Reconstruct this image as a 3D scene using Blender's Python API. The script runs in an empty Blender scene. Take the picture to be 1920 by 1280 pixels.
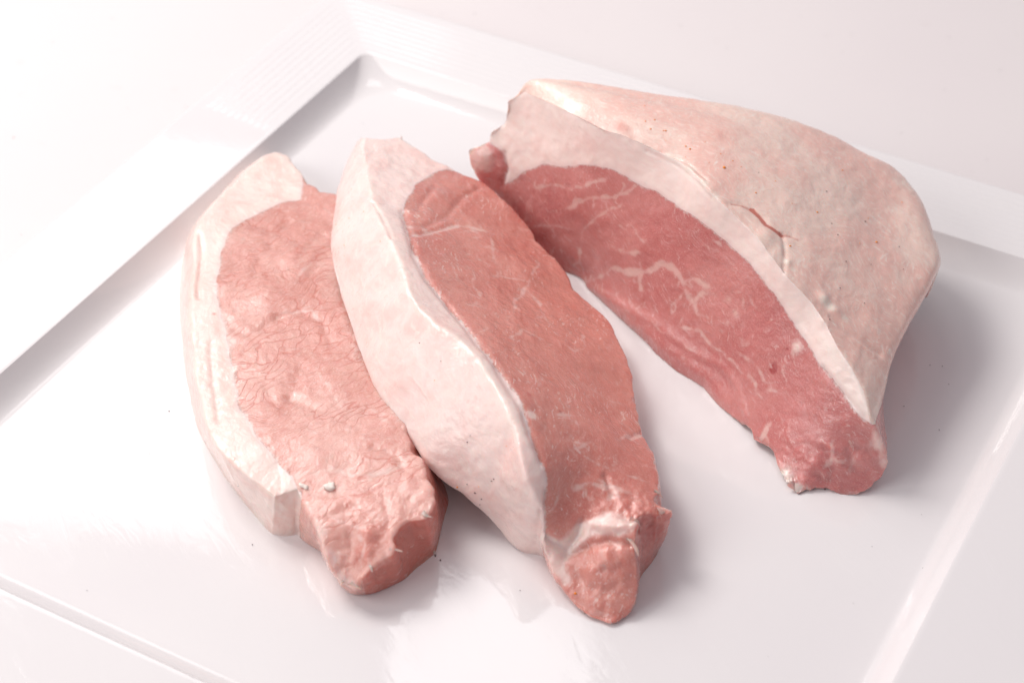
import bpy, math, random
import numpy as np
from mathutils import Vector, Quaternion
from mathutils.geometry import delaunay_2d_cdt

# ------------------------------------------------------------------ camera, light, exposure
S = 0.01                                   # all shapes below are written in centimetres
scene = bpy.context.scene
col = scene.collection
CAM = dict(f=3689.32, loc=(17.613, -34.0896, 34.8309), rot=(0.8670, -0.0171, 0.4944))
cd = bpy.data.cameras.new('camera'); cam = bpy.data.objects.new('camera', cd); col.objects.link(cam)
cd.sensor_width = 36.0; cd.lens = CAM['f'] / 1920 * 36
cam.location = [c * S for c in CAM['loc']]; cam.rotation_euler = CAM['rot']
cd.clip_start = 0.01; cd.clip_end = 20
cd.dof.use_dof = True; cd.dof.focus_distance = 0.50; cd.dof.aperture_fstop = 14
scene.camera = cam

w = bpy.data.worlds.new('World'); scene.world = w; w.use_nodes = True
bg = w.node_tree.nodes['Background']
bg.inputs['Color'].default_value = (1.0, 0.935, 0.99, 1); bg.inputs['Strength'].default_value = 0.35

def softbox(name, az, el, dist, sx, sy, energy, color, aim=(0, 0, 0), roll=0):
    a, e = math.radians(az), math.radians(el)
    p = Vector((math.cos(a) * math.cos(e), math.sin(a) * math.cos(e), math.sin(e))) * dist * S + Vector(aim) * S
    ld = bpy.data.lights.new(name, 'AREA'); ld.shape = 'RECTANGLE'; ld.size = sx * S; ld.size_y = sy * S
    ld.energy = energy; ld.color = color
    o = bpy.data.objects.new(name, ld); col.objects.link(o); o.location = p
    q = (Vector(aim) * S - p).to_track_quat('-Z', 'Y'); q.rotate(Quaternion(Vector(aim) * S - p, math.radians(roll))); o.rotation_euler = q.to_euler()
    return o
softbox('key_softbox', 168, 50, 108, 44, 38, 7.0, (1.0, 0.955, 0.92))
softbox('side_softbox', 141, 38, 80, 31, 22, 0.55, (1.0, 0.96, 0.95), roll=20)
softbox('top_softbox', 118, 51, 62, 11, 11, 0.12, (1.0, 0.97, 0.97), aim=(3, -7, 0))
softbox('front_fill', 232, 38, 100, 60, 40, 3.1, (1.0, 0.955, 0.93))

vs = scene.view_settings
vs.view_transform = 'Standard'; vs.look = 'None'; vs.gamma = 1.0; vs.use_curve_mapping = False; vs.exposure = 0.15
scene.render.engine = 'CYCLES'
scene.cycles.max_bounces = 7; scene.cycles.diffuse_bounces = 4; scene.cycles.glossy_bounces = 3; scene.cycles.transmission_bounces = 2

# ------------------------------------------------------------------ geometry helpers
def rotm(rx, ry, rz):
    cx, sx, cy, sy, cz, sz = math.cos(rx), math.sin(rx), math.cos(ry), math.sin(ry), math.cos(rz), math.sin(rz)
    X = np.array([[1, 0, 0], [0, cx, -sx], [0, sx, cx]]); Y = np.array([[cy, 0, sy], [0, 1, 0], [-sy, 0, cy]])
    Z = np.array([[cz, -sz, 0], [sz, cz, 0], [0, 0, 1]])
    return Z @ Y @ X
RM = rotm(*CAM['rot']); CP = np.array(CAM['loc'])
def at(px, py, z):
    """point of the place at height z (cm) that the photograph shows at pixel px, py"""
    d = RM @ np.array([(px - 960) / CAM['f'], -(py - 640) / CAM['f'], -1.0])
    t = (z - CP[2]) / d[2]
    return CP + t * d
def to_px(P):
    q = (P - CP) @ RM
    return np.stack([960 + CAM['f'] * q[:, 0] / -q[:, 2], 640 - CAM['f'] * q[:, 1] / -q[:, 2]], 1)

def hash3(ix, iy, iz, seed):
    h = (ix * 374761393 + iy * 668265263 + iz * 2147483647 + seed * 974634777) & 0xFFFFFFFF
    h = ((h ^ (h >> 13)) * 1274126177) & 0xFFFFFFFF
    h = ((h ^ (h >> 16)) * 2246822519) & 0xFFFFFFFF
    return ((h ^ (h >> 15)) & 0xFFFFFF) / float(0xFFFFFF)
def vnoise(P, scale, seed=0):
    p = P * scale; i = np.floor(p).astype(np.int64); f = p - i; u = f * f * f * (f * (f * 6 - 15) + 10)
    r = 0
    for dx in (0, 1):
        for dy in (0, 1):
            for dz in (0, 1):
                wgt = (u[:, 0] if dx else 1 - u[:, 0]) * (u[:, 1] if dy else 1 - u[:, 1]) * (u[:, 2] if dz else 1 - u[:, 2])
                r = r + wgt * hash3(i[:, 0] + dx, i[:, 1] + dy, i[:, 2] + dz, seed)
    return r * 2 - 1
def fbm(P, scale, octv=3, seed=0):
    r, a = 0, 1
    for o in range(octv):
        r = r + a * vnoise(P, scale * 2 ** o, seed + o * 17); a *= .5
    return r
def gsmooth(A, sigma):
    """gaussian smoothing of a closed sequence, sigma in samples"""
    if sigma <= 0: return A
    n = len(A); k = int(sigma * 3) + 1; out = np.zeros_like(A); tot = 0
    for j in range(-k, k + 1):
        g = math.exp(-.5 * (j / sigma) ** 2); out += g * np.roll(A, j, 0); tot += g
    return out / tot
def resample(pts, step):
    pts = np.asarray(pts, float); out = []
    for a, b in zip(pts[:-1], pts[1:]):
        n = max(1, int(np.linalg.norm(b - a) / step))
        for k in range(n): out.append(a + (b - a) * k / n)
    out.append(pts[-1]); return np.array(out)
def mindist(V, pts, chunk=4000):
    r = np.empty(len(V))
    p2 = (pts ** 2).sum(1)
    for i in range(0, len(V), chunk):
        v = V[i:i + chunk]
        d = (v ** 2).sum(1)[:, None] + p2[None] - 2 * v @ pts.T
        r[i:i + chunk] = np.sqrt(np.maximum(d.min(1), 0))
    return r
def inpoly(pt, poly):
    x, y = pt[:, 0], pt[:, 1]; r = np.zeros(len(pt), bool); n = len(poly); j = n - 1
    for i in range(n):
        xi, yi = poly[i]; xj, yj = poly[j]
        if yi != yj:
            r ^= ((yi > y) != (yj > y)) & (x < (xj - xi) * (y - yi) / (yj - yi) + xi)
        j = i
    return r

def mesh_object(name, V, F, mat, parent=None, attrs=None, normals=None, smooth=True):
    me = bpy.data.meshes.new(name)
    tris = np.asarray(F, np.int32)
    k = tris.shape[1]
    me.vertices.add(len(V)); me.vertices.foreach_set('co', (np.asarray(V) * S).astype(np.float32).ravel())
    me.loops.add(tris.size); me.loops.foreach_set('vertex_index', tris.ravel())
    me.polygons.add(len(tris)); me.polygons.foreach_set('loop_start', np.arange(0, tris.size, k, dtype=np.int32))
    me.update(calc_edges=True); me.validate()
    if smooth: me.polygons.foreach_set('use_smooth', np.ones(len(me.polygons), bool))
    for an, (typ, arr) in (attrs or {}).items():
        a = me.attributes.new(an, typ, 'POINT')
        a.data.foreach_set('vector' if typ == 'FLOAT_VECTOR' else 'value', np.asarray(arr, np.float32).ravel())
    me.materials.append(mat)
    if normals is not None: me.normals_split_custom_set_from_vertices([tuple(n) for n in normals])
    o = bpy.data.objects.new(name, me); col.objects.link(o); o.parent = parent
    return o
def empty(name, loc=(0, 0, 0)):
    o = bpy.data.objects.new(name, None); col.objects.link(o); o.location = [c * S for c in loc]; o.empty_display_size = .02
    return o
def tag(o, label=None, cat=None, group=None, kind=None):
    if label: o['label'] = label
    if cat: o['category'] = cat
    if group: o['group'] = group
    if kind: o['kind'] = kind
    return o
def vnormals(V, F):
    n = np.cross(V[F[:, 1]] - V[F[:, 0]], V[F[:, 2]] - V[F[:, 0]]); N = np.zeros_like(V)
    for k in range(3):
        for a in range(3): N[:, a] += np.bincount(F[:, k], n[:, a], len(V))
    return N / np.maximum(np.linalg.norm(N, axis=1), 1e-12)[:, None]

# ------------------------------------------------------------------ material helpers
class NT:
    def __init__(s, name):
        s.m = bpy.data.materials.new(name); s.m.use_nodes = True; s.t = s.m.node_tree
        s.b = s.t.nodes['Principled BSDF']; s.out = s.t.nodes['Material Output']
    def n(s, typ, **kw):
        nd = s.t.nodes.new(typ)
        for k, v in kw.items(): setattr(nd, k, v)
        return nd
    def l(s, a, b): s.t.links.new(a, b)
    def put(s, sock, v):
        if isinstance(v, bpy.types.NodeSocket): s.l(v, sock)
        elif isinstance(v, (tuple, list)) and len(v) == 3 and sock.type == 'RGBA': sock.default_value = (*v, 1)
        else: sock.default_value = v
    def attr(s, name, out='Fac'): return s.n('ShaderNodeAttribute', attribute_name=name).outputs[out]
    def math(s, op, a, b=0.0, c=0.0, clamp=False):
        nd = s.n('ShaderNodeMath', operation=op, use_clamp=clamp)
        for i, v in enumerate((a, b, c)): s.put(nd.inputs[i], v)
        return nd.outputs[0]
    def vmul(s, v, k):
        nd = s.n('ShaderNodeMapping'); s.put(nd.inputs['Vector'], v); nd.inputs['Scale'].default_value = k if isinstance(k, tuple) else (k, k, k)
        return nd.outputs[0]
    def vmap(s, v, rot=(0, 0, 0), scale=(1, 1, 1), loc=(0, 0, 0)):
        a = s.n('ShaderNodeMapping'); s.put(a.inputs['Vector'], v); a.inputs['Rotation'].default_value = rot; a.inputs['Location'].default_value = loc
        return s.vmul(a.outputs[0], scale)
    def noise(s, v, scale, detail=3, rough=.5, dist=0., out='Fac'):
        nd = s.n('ShaderNodeTexNoise'); s.put(nd.inputs['Vector'], v); nd.inputs['Scale'].default_value = scale
        nd.inputs['Detail'].default_value = detail; nd.inputs['Roughness'].default_value = rough; nd.inputs['Distortion'].default_value = dist
        return nd.outputs[out]
    def voro(s, v, scale, feature='DISTANCE_TO_EDGE', out='Distance', rnd=1.0):
        nd = s.n('ShaderNodeTexVoronoi', feature=feature, voronoi_dimensions='2D'); s.put(nd.inputs['Vector'], v); nd.inputs['Scale'].default_value = scale
        nd.inputs['Randomness'].default_value = rnd
        return nd.outputs[out]
    def warp(s, v, scale, amt, detail=2):
        c = s.noise(v, scale, detail, out='Color')
        sub = s.n('ShaderNodeVectorMath', operation='SUBTRACT'); s.put(sub.inputs[0], c); sub.inputs[1].default_value = (.5, .5, .5)
        sc = s.n('ShaderNodeVectorMath', operation='SCALE'); s.put(sc.inputs[0], sub.outputs[0]); sc.inputs['Scale'].default_value = amt
        ad = s.n('ShaderNodeVectorMath', operation='ADD'); s.put(ad.inputs[0], v); s.put(ad.inputs[1], sc.outputs[0])
        return ad.outputs[0]
    def ss(s, v, lo, hi, a=0., b=1.):
        nd = s.n('ShaderNodeMapRange', interpolation_type='SMOOTHSTEP'); s.put(nd.inputs['Value'], v)
        nd.inputs['From Min'].default_value = lo; nd.inputs['From Max'].default_value = hi
        nd.inputs['To Min'].default_value = a; nd.inputs['To Max'].default_value = b
        return nd.outputs[0]
    def mix(s, f, a, b, mode='MIX'):
        nd = s.n('ShaderNodeMix', data_type='RGBA', blend_type=mode); s.put(nd.inputs[0], f); s.put(nd.inputs[6], a); s.put(nd.inputs[7], b)
        return nd.outputs[2]
    def relief(s, terms, k=1.0, sock='Normal'):
        '''one bump from several heights, each (height, depth in cm)'''
        tot = None
        for h, d in terms:
            x = s.math('MULTIPLY', h, d); tot = x if tot is None else s.math('ADD', tot, x)
        nd = s.n('ShaderNodeBump'); s.put(nd.inputs['Height'], tot); nd.inputs['Strength'].default_value = k; nd.inputs['Distance'].default_value = S
        s.l(nd.outputs[0], s.b.inputs[sock])
    def bump(s, h, strength, dist, prev=None):
        nd = s.n('ShaderNodeBump'); s.put(nd.inputs['Height'], h); nd.inputs['Strength'].default_value = strength; nd.inputs['Distance'].default_value = dist * S
        if prev is not None: s.l(prev, nd.inputs['Normal'])
        return nd.outputs[0]

def lean_material(name, light, dark, red, pale, marble=.5, crack=.2, fibre=0.0, sss=.55, rough=.34, gl=1.0, wet=.45):
    """raw muscle; the slow variation (mot, msk, the warped coordinates Pw) is stored on the mesh, the fine one is made here"""
    m = NT(name); P = m.attr('P', 'Vector'); Pw = m.attr('Pw', 'Vector'); fatd = m.attr('fatd'); vein = m.attr('vein'); tone = m.attr('tone'); mot = m.attr('mot'); msk = m.attr('msk')
    n8 = m.noise(P, 8, 3, .65)
    n8c = m.math('SUBTRACT', n8, .5)
    c = m.mix(m.ss(m.math('ADD', mot, m.math('MULTIPLY', n8c, .8)), -.55, .55), light, dark)
    fine = m.noise(P, 27, 1, .5)
    c = m.mix(m.ss(fine, .5, .72, 0, .38), c, pale)  # pale speckle paints a fine sheen into the colour
    # grain of the muscle: long thin streaks
    Pf = m.vmap(Pw, rot=(0, 0, fibre), scale=(1.3, 7.5, 6))
    fb = m.noise(Pf, 1.6, 4, .65)
    c = m.mix(m.ss(fb, .52, .74, 0, .52), c, pale)
    c = m.mix(m.ss(fb, .46, .26, 0, .30), c, red)
    # marbling: short pale dashes along the grain, and wrinkles between the bundles
    ds = m.noise(m.vmap(Pw, rot=(0, 0, fibre + .25), scale=(2.2, 8.5, 6)), 1.5, 2, .55)
    mar = m.math('MULTIPLY', m.ss(m.math('ADD', ds, m.math('MULTIPLY', m.math('SUBTRACT', fine, .5), .16)), .59, .69), m.math('MULTIPLY', m.ss(m.math('ADD', msk, n8c), -.25, .35), marble))
    rel = [(fb, .009 * gl), (n8, .012 * gl)]
    if crack > .3:
        Pc = m.warp(m.vmap(Pw, rot=(0, 0, 1.05), scale=(.62, 1.75, 1.0)), 3.0, .30, 3)
        v1 = m.voro(Pc, 2.0)
        wl = m.math('MULTIPLY', m.ss(v1, .10, .0), m.ss(m.math('SUBTRACT', m.math('MULTIPLY', n8c, 2.2), msk), -.45, .6))
        c = m.mix(m.math('MULTIPLY', wl, .55 * crack), c, red)
        rel += [(wl, -.006 * crack), (m.ss(v1, 0, .45), .005 * crack)]
    vn = m.math('ADD', vein, m.math('MULTIPLY', n8c, .55))
    vn = m.math('MULTIPLY', m.ss(vn, .14, .66), m.ss(vein, .0, .16))
    white = m.math('MAXIMUM', mar, m.math('MULTIPLY', vn, .66))
    tn = m.math('ADD', tone, m.math('MULTIPLY', n8c, m.math('MULTIPLY', m.math('ABSOLUTE', tone), .9)))
    c = m.mix(m.ss(tn, .1, 1.0, 0, .95), c, red)
    c = m.mix(m.ss(tn, -.12, -1.0, 0, .92), c, (.80, .60, .55))
    c = m.mix(white, c, (.80, .58, .53))
    # soft passage into the fat
    edge = m.math('ADD', fatd, m.math('MULTIPLY', n8c, .22))
    c = m.mix(m.ss(edge, .075, -.01, 0, .85), c, (.80, .60, .56))
    m.put(m.b.inputs['Base Color'], c)
    m.b.inputs['Subsurface Weight'].default_value = sss; m.b.inputs['Subsurface Radius'].default_value = (1.0, .20, .13); m.b.inputs['Subsurface Scale'].default_value = .004
    m.put(m.b.inputs['Roughness'], m.math('ADD', m.math('MULTIPLY', n8, .30), rough - .13)); m.b.inputs['IOR'].default_value = 1.40
    m.b.inputs['Specular IOR Level'].default_value = .55
    m.relief(rel)
    m.relief([(ds, .028 * gl), (n8, .030 * gl), (fine, .010 * gl)], sock='Coat Normal')
    m.b.inputs['Coat Weight'].default_value = wet; m.b.inputs['Coat Roughness'].default_value = .09; m.b.inputs['Coat IOR'].default_value = 1.6
    return m.m

def fat_material(name, base=(.82, .66, .60), pink=(.79, .52, .48), cream=(.86, .74, .64), streak=(0, 0, 0), sscale=(.5, 3, 3), bumpk=1., rough=.36, sss=.22, mott=.5):
    m = NT(name); P = m.attr('P', 'Vector'); fatd = m.attr('fatd'); tone = m.attr('tone'); Pw = m.attr('Pw', 'Vector')
    n1 = m.noise(Pw, 1.1, 3, .6); n6 = m.noise(P, 6, 3, .65)
    c = m.mix(m.ss(n1, .42, .68, 0, mott), base, pink)
    st = m.noise(m.vmap(Pw, rot=streak, scale=sscale), 1.6, 4, .6)
    c = m.mix(m.ss(st, .52, .72, 0, .55), c, cream)
    c = m.mix(m.ss(n6, .55, .75, 0, .3), c, pink)
    tn = m.math('ADD', tone, m.math('MULTIPLY', m.math('SUBTRACT', n6, .5), m.math('MULTIPLY', m.math('ABSOLUTE', tone), .9)))
    c = m.mix(m.ss(tn, .1, 1.0, 0, .9), c, (.66, .24, .20))
    c = m.mix(m.ss(tn, -.12, -1.0, 0, .9), c, (.87, .77, .68))
    # blush where the meat begins under the fat
    c = m.mix(m.ss(m.math('ADD', fatd, m.math('MULTIPLY', n6, .12)), -.10, .06, 0, .30), c, (.74, .50, .50))
    m.put(m.b.inputs['Base Color'], c)
    m.b.inputs['Subsurface Weight'].default_value = sss; m.b.inputs['Subsurface Radius'].default_value = (1.0, .55, .42); m.b.inputs['Subsurface Scale'].default_value = .0028
    m.put(m.b.inputs['Roughness'], m.math('ADD', m.math('MULTIPLY', n6, .36), rough - .16))
    m.b.inputs['IOR'].default_value = 1.42
    m.relief([(n1, .030 * bumpk), (st, .014 * bumpk), (n6, .009 * bumpk)])
    m.relief([(n1, .016 * bumpk), (n6, .045 * bumpk)], sock='Coat Normal')
    m.b.inputs['Coat Weight'].default_value = .5; m.b.inputs['Coat Roughness'].default_value = .11
    return m.m

def skin_material(name):
    m = NT(name); P = m.attr('P', 'Vector'); tone = m.attr('tone'); Pw = m.attr('Pw', 'Vector'); mot = m.attr('mot')
    k1 = m.noise(Pw, 2.2, 4, .65); k2 = m.noise(m.vmul(Pw, (.6, 1.4, 1.4)), 6, 4, .66)
    c = m.mix(m.ss(m.math('ADD', mot, m.math('SUBTRACT', k1, .5)), -.4, .5), (.87, .65, .57), (.85, .545, .475))
    st = m.noise(m.vmap(Pw, rot=(0, 0, .10), scale=(.8, 9, 9)), 1.5, 4, .65)
    c = m.mix(m.ss(st, .5, .72, 0, .6), c, (.90, .77, .69))
    sc = m.noise(m.vmap(Pw, rot=(0, 0, .22), scale=(1.6, 11, 11)), 1.6, 2, .5)
    c = m.mix(m.ss(sc, .62, .72, 0, .55), c, (.92, .82, .75))
    c = m.mix(m.ss(sc, .36, .28, 0, .35), c, (.80, .48, .41))
    c = m.mix(m.ss(k1, .55, .72, 0, .45), c, (.83, .53, .47))
    c = m.mix(m.ss(k2, .56, .70, 0, .6), c, (.91, .78, .71))
    c = m.mix(m.ss(m.math('ABSOLUTE', m.math('SUBTRACT', k1, .47)), .012, 0, 0, .30), c, (.66, .33, .28))
    tn = m.math('ADD', tone, m.math('MULTIPLY', m.math('SUBTRACT', k2, .5), m.math('MULTIPLY', m.math('ABSOLUTE', tone), .9)))
    c = m.mix(m.ss(tn, .1, 1.0, 0, .95), c, (.55, .16, .12))
    c = m.mix(m.ss(tn, -.12, -1.0, 0, .9), c, (.87, .76, .67))
    m.put(m.b.inputs['Base Color'], c)
    m.b.inputs['Subsurface Weight'].default_value = .35; m.b.inputs['Subsurface Radius'].default_value = (1, .5, .4); m.b.inputs['Subsurface Scale'].default_value = .002
    m.put(m.b.inputs['Roughness'], m.math('ADD', m.math('MULTIPLY', k2, .32), .22))
    m.b.inputs['IOR'].default_value = 1.42
    m.relief([(k1, .022), (st, .004), (k2, .006)])
    m.relief([(k1, .016), (k2, .022)], sock='Coat Normal')
    m.b.inputs['Coat Weight'].default_value = .6; m.b.inputs['Coat Roughness'].default_value = .12
    return m.m

def simple_material(name, color, rough=.5, spec=.5):
    m = NT(name); m.b.inputs['Base Color'].default_value = (*color, 1); m.b.inputs['Roughness'].default_value = rough
    m.b.inputs['Specular IOR Level'].default_value = spec
    return m.m

def porcelain_material():
    m = NT('glazed porcelain'); tc = m.n('ShaderNodeTexCoord').outputs['Object']
    P = m.vmul(tc, 100.0)
    c = m.mix(m.ss(m.noise(P, .12, 3), .35, .65), (.80, .78, .785), (.785, .76, .77))
    m.put(m.b.inputs['Base Color'], c)
    # thin smears of fat and water on the glaze
    Pw = m.warp(m.vmap(P, rot=(0, 0, .6), scale=(.22, .6, 1)), 1.0, 1.1, 3)
    nz = m.noise(Pw, .8, 5, .68); sm = m.ss(nz, .50, .60)
    m.put(m.b.inputs['Roughness'], m.math('ADD', .05, m.math('MULTIPLY', sm, .05)))
    m.b.inputs['IOR'].default_value = 1.47
    m.relief([(sm, .0008), (nz, .006)])
    return m.m

def table_material():
    m = NT('white laminate'); P = m.vmul(m.n('ShaderNodeTexCoord').outputs['Object'], 100.0)
    c = m.mix(m.ss(m.noise(P, .06, 4), .35, .65), (.775, .73, .73), (.76, .71, .715))
    c = m.mix(m.ss(m.noise(P, .8, 4, .7), .64, .80, 0, .25), c, (.62, .55, .54))
    m.put(m.b.inputs['Base Color'], c); m.b.inputs['Roughness'].default_value = .55
    m.l(m.bump(m.noise(P, 6, 3), .1, .01), m.b.inputs['Normal'])
    return m.m

# ------------------------------------------------------------------ table
TZ = -0.95
me_v = np.array([[-150, -150, TZ], [150, -150, TZ], [150, 150, TZ], [-150, 150, TZ]], float)
tag(mesh_object('table_surface', me_v, [[0, 1, 2, 3]], table_material(), smooth=False), kind='structure')

# ------------------------------------------------------------------ plate
def rsq(half, rad, z, ns=150, na=14):
    pts = []
    c = half - rad
    base = np.linspace(-1, 1, ns)
    for k in range(4):
        a0 = -math.pi / 2 + k * math.pi / 2
        ca, sa = math.cos(a0 + math.pi / 2), math.sin(a0 + math.pi / 2)
        # straight run along side k, then the corner
        for t in base: pts.append((t * c * ca + half * math.cos(a0), t * c * sa + half * math.sin(a0), z))
        cx, cy = c * ca + c * math.cos(a0), c * sa + c * math.sin(a0)
        for j in range(1, na):
            a = a0 + (math.pi / 2) * j / na
            pts.append((cx + rad * math.cos(a), cy + rad * math.sin(a), z))
    return np.array(pts)
def loft(rings):
    n = len(rings[0]); V = np.concatenate(rings); F = []
    i = np.arange(n); j = (i + 1) % n
    for r in range(len(rings) - 1):
        F.append(np.stack([r * n + i, r * n + j, (r + 1) * n + j, (r + 1) * n + i], 1))
    return V, np.concatenate(F)
porc = porcelain_material()
plate = empty('serving_plate', (0, 0, TZ))
tag(plate, 'square white porcelain plate with a wide partly ridged rim under the raw pork', 'plate')
def child(o, parent, loc=(0, 0, 0)):
    o.parent = parent; o.location = [-c * S for c in loc]
    return o
well = [rsq(.02, .005, 0), rsq(9.6, 1.5, 0), rsq(10.9, 1.4, .0), rsq(11.2, 1.36, .001)]
for t in np.linspace(0, 1, 16):
    half = 11.28 + (12.02 - 11.28) * t
    z = .645 * (.22 * t + .78 * t ** 1.9)
    well.append(rsq(half, 1.35 + (.32 - 1.35) * t, .004 + z))
V, F = loft(well); child(mesh_object('well', V, F, porc), plate, (0, 0, TZ))
rim = []
NR = 110
for t in np.linspace(0, 1, NR):
    half = 12.02 + (14.82 - 12.02) * t
    R_ = rsq(half, .32 + .28 * t, .649 + .10 * t)
    q = half - 12.02
    rise = .012 * (1 - (1 - min(1, q / .12)) ** 2)
    # ribs run along the back rim and along the left rim near the back corner
    x, y = R_[:, 0], R_[:, 1]
    back = np.clip((y - np.abs(x) + .05) / .1, 0, 1)
    left = np.clip((-x - np.abs(y) + .05) / .1, 0, 1) * np.clip((y - 6.75) / .12, 0, 1)
    msk = np.maximum(back, left) * np.clip((half - 12.28) / .06, 0, 1) * np.clip((14.62 - half) / .06, 0, 1)
    R_[:, 2] += rise + msk * .007 * (np.abs(math.sin(math.pi * (half - 12.28) / .26)) * 1.6 - .8)
    rim.append(R_)
for half, rad, z in ((14.87, .62, .752), (14.90, .63, .725), (14.90, .63, .68), (14.85, .62, .63), (14.5, .6, .56), (12.2, .6, .30), (11.2, .8, -.25), (10.5, 1.2, -.5), (9.9, 1.2, -.60), (9.8, 1.2, TZ + .004), (9.4, 1.2, TZ + .004), (9.3, 1.2, -.55), (.02, .005, -.5)):
    rim.append(rsq(half, rad, z))
V, F = loft(rim); child(mesh_object('rim', V, F, porc), plate, (0, 0, TZ))

# ------------------------------------------------------------------ meat builder
STEP = 0.052
def extra(P, seed):
    Pw = P + .28 * np.stack([fbm(P, 1.0, 3, seed + 60 + k) for k in range(3)], 1)
    return dict(Pw=('FLOAT_VECTOR', Pw), mot=('FLOAT', fbm(P, .55, 4, seed + 70)), msk=('FLOAT', fbm(P, .9, 3, seed + 80)))
class Piece:
    """A cut of meat: a cut face with a traced outline, walls lofted to further outlines, and a closed back or bottom."""
    def __init__(s, name, rings, K, sig=.8, sigb=4.0, jitter=.025, bulge=.12, seed=1, along=None, wallcurve=None, edge_smooth=3, ragged=()):
        s.name = name; rng = np.random.RandomState(seed)
        R0 = np.array([at(*p) for p in rings[0]]); n = len(R0)
        seg = np.linalg.norm(np.roll(R0, -1, 0) - R0, axis=1); cnt = np.maximum(1, np.round(seg / STEP)).astype(int)
        ids = np.concatenate([i + np.arange(c) / c for i, c in enumerate(cnt)]); s.ids = ids; N = len(ids); s.N = N
        dense = []
        for k, r in enumerate(rings):
            Rk = np.array([at(*p) if len(p) == 3 else p[1] for p in r]); i0 = ids.astype(int); f = (ids - i0)[:, None]
            D = Rk[i0] * (1 - f) + Rk[(i0 + 1) % n] * f
            dense.append(gsmooth(D, sig if k == 0 else sigb))
        T = dense[0]
        s.c = T.mean(0); u, sv, vt = np.linalg.svd(T - s.c); nrm = vt[2]
        if nrm @ (CP - s.c) < 0: nrm = -nrm
        e1 = vt[0]
        if e1[1] > 0: e1 = -e1
        s.e1, s.n = e1, nrm; s.e2 = np.cross(nrm, e1)
        if jitter:
            tang = np.roll(T, -2, 0) - np.roll(T, 2, 0); tang /= np.linalg.norm(tang, axis=1)[:, None]
            outw = np.cross(tang, nrm); jj = fbm(T, 1.6, 3, seed + 5)
            amp = np.full(N, 0.)
            for i0, i1, a_ in ragged: amp = np.maximum(amp, a_ * np.clip(np.minimum(ids - i0, i1 - ids) / 1.0, 0, 1))
            T = T + outw * (jj * jitter + amp * fbm(T, 4.0, 3, seed + 15))[:, None]; dense[0] = T
        s.T = T
        L = lambda Pt: np.stack([(Pt - s.c) @ s.e1, (Pt - s.c) @ s.e2], 1)
        s.L = L; T2 = L(T); hT = (T - s.c) @ s.n
        area = .5 * np.sum(T2[:, 0] * np.roll(T2[:, 1], -1) - np.roll(T2[:, 0], -1) * T2[:, 1])
        s.ccw = area > 0
        # smooth surface through the outline (thin plate)
        sub = np.arange(0, N, max(1, N // 220)); ctr = T2[sub]
        def phi(d): return np.where(d > 0, d * d * np.log(np.maximum(d, 1e-9)), 0)
        A = phi(np.linalg.norm(ctr[:, None] - ctr[None], axis=2)) + .6 * np.eye(len(sub))
        Pm = np.concatenate([np.ones((len(sub), 1)), ctr], 1); M = np.block([[A, Pm], [Pm.T, np.zeros((3, 3))]])
        sol = np.linalg.solve(M, np.concatenate([hT[sub], np.zeros(3)]))
        def height(q):
            out = np.empty(len(q))
            for i in range(0, len(q), 4000):
                d = np.linalg.norm(q[i:i + 4000, None] - ctr[None], axis=2)
                out[i:i + 4000] = phi(d) @ sol[:-3] + sol[-3] + q[i:i + 4000] @ sol[-2:]
            return out
        s.height = height
        lo, hi = T2.min(0), T2.max(0); gx = np.arange(lo[0], hi[0], STEP); gy = np.arange(lo[1], hi[1], STEP * .87)
        X, Y = np.meshgrid(gx, gy); X = X + (np.arange(len(gy)) % 2)[:, None] * STEP * .5
        G = np.stack([X.ravel(), Y.ravel()], 1) + rng.uniform(-.18, .18, (X.size, 2)) * STEP
        G = G[inpoly(G, T2)]; G = G[mindist(G, T2) > STEP * .6]
        s.grid2 = G; s.T2 = T2; s.hT = hT; s.dense = dense; s.K = K; s.bulge = bulge; s.wallcurve = wallcurve; s.edge_smooth = edge_smooth; s.seed = seed
        # lookup of surface points by photograph pixel
        g3 = s.c + G[:, :1] * s.e1 + G[:, 1:] * s.e2 + height(G)[:, None] * s.n
        s.look = np.concatenate([g3, T]); s.lookpx = to_px(s.look)
    def on(s, px, py):
        i = np.argmin((s.lookpx[:, 0] - px) ** 2 + (s.lookpx[:, 1] - py) ** 2); return s.look[i]
    def line(s, pts, wob=.03):
        r = resample([s.on(*p) for p in pts], .05)
        r = np.concatenate([r[:1], (r[:-2] + 2 * r[1:-1] + r[2:]) / 4, r[-1:]]) if len(r) > 3 else r
        return r + wob * np.stack([vnoise(r, 2.6, k + 3) for k in range(3)], 1)
    def build(s, seam, i0, i1):
        """seam: pixels of the line fat | lean on the cut face, from outline index i0 to i1"""
        N = s.N; k0 = int(np.argmin(np.abs(s.ids - i0))); k1 = int(np.argmin(np.abs(s.ids - i1))); s.k0, s.k1 = k0, k1
        inner = [s.on(*p) for p in seam]
        F3 = resample([s.T[k0]] + inner + [s.T[k1]], STEP)
        for _ in range(2): F3[1:-1] = (F3[:-2] + 2 * F3[1:-1] + F3[2:]) / 4
        wob = np.stack([fbm(F3, 1.9, 3, 40 + k) for k in range(3)], 1) * .045; wob[0] = wob[-1] = 0; F3 = F3 + wob
        F2 = s.L(F3)[1:-1]; F2 = F2[inpoly(F2, s.T2) & (mindist(F2, s.T2) > STEP * .3)]
        s.seam3 = F3
        G = s.grid2[mindist(s.grid2, F2) > STEP * .5]
        pts = np.concatenate([s.T2, F2, G]); nF = len(F2)
        chain = [k0] + list(range(N, N + nF)) + [k1]
        loop = list(range(N)) if s.ccw else list(range(N))[::-1]
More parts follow.
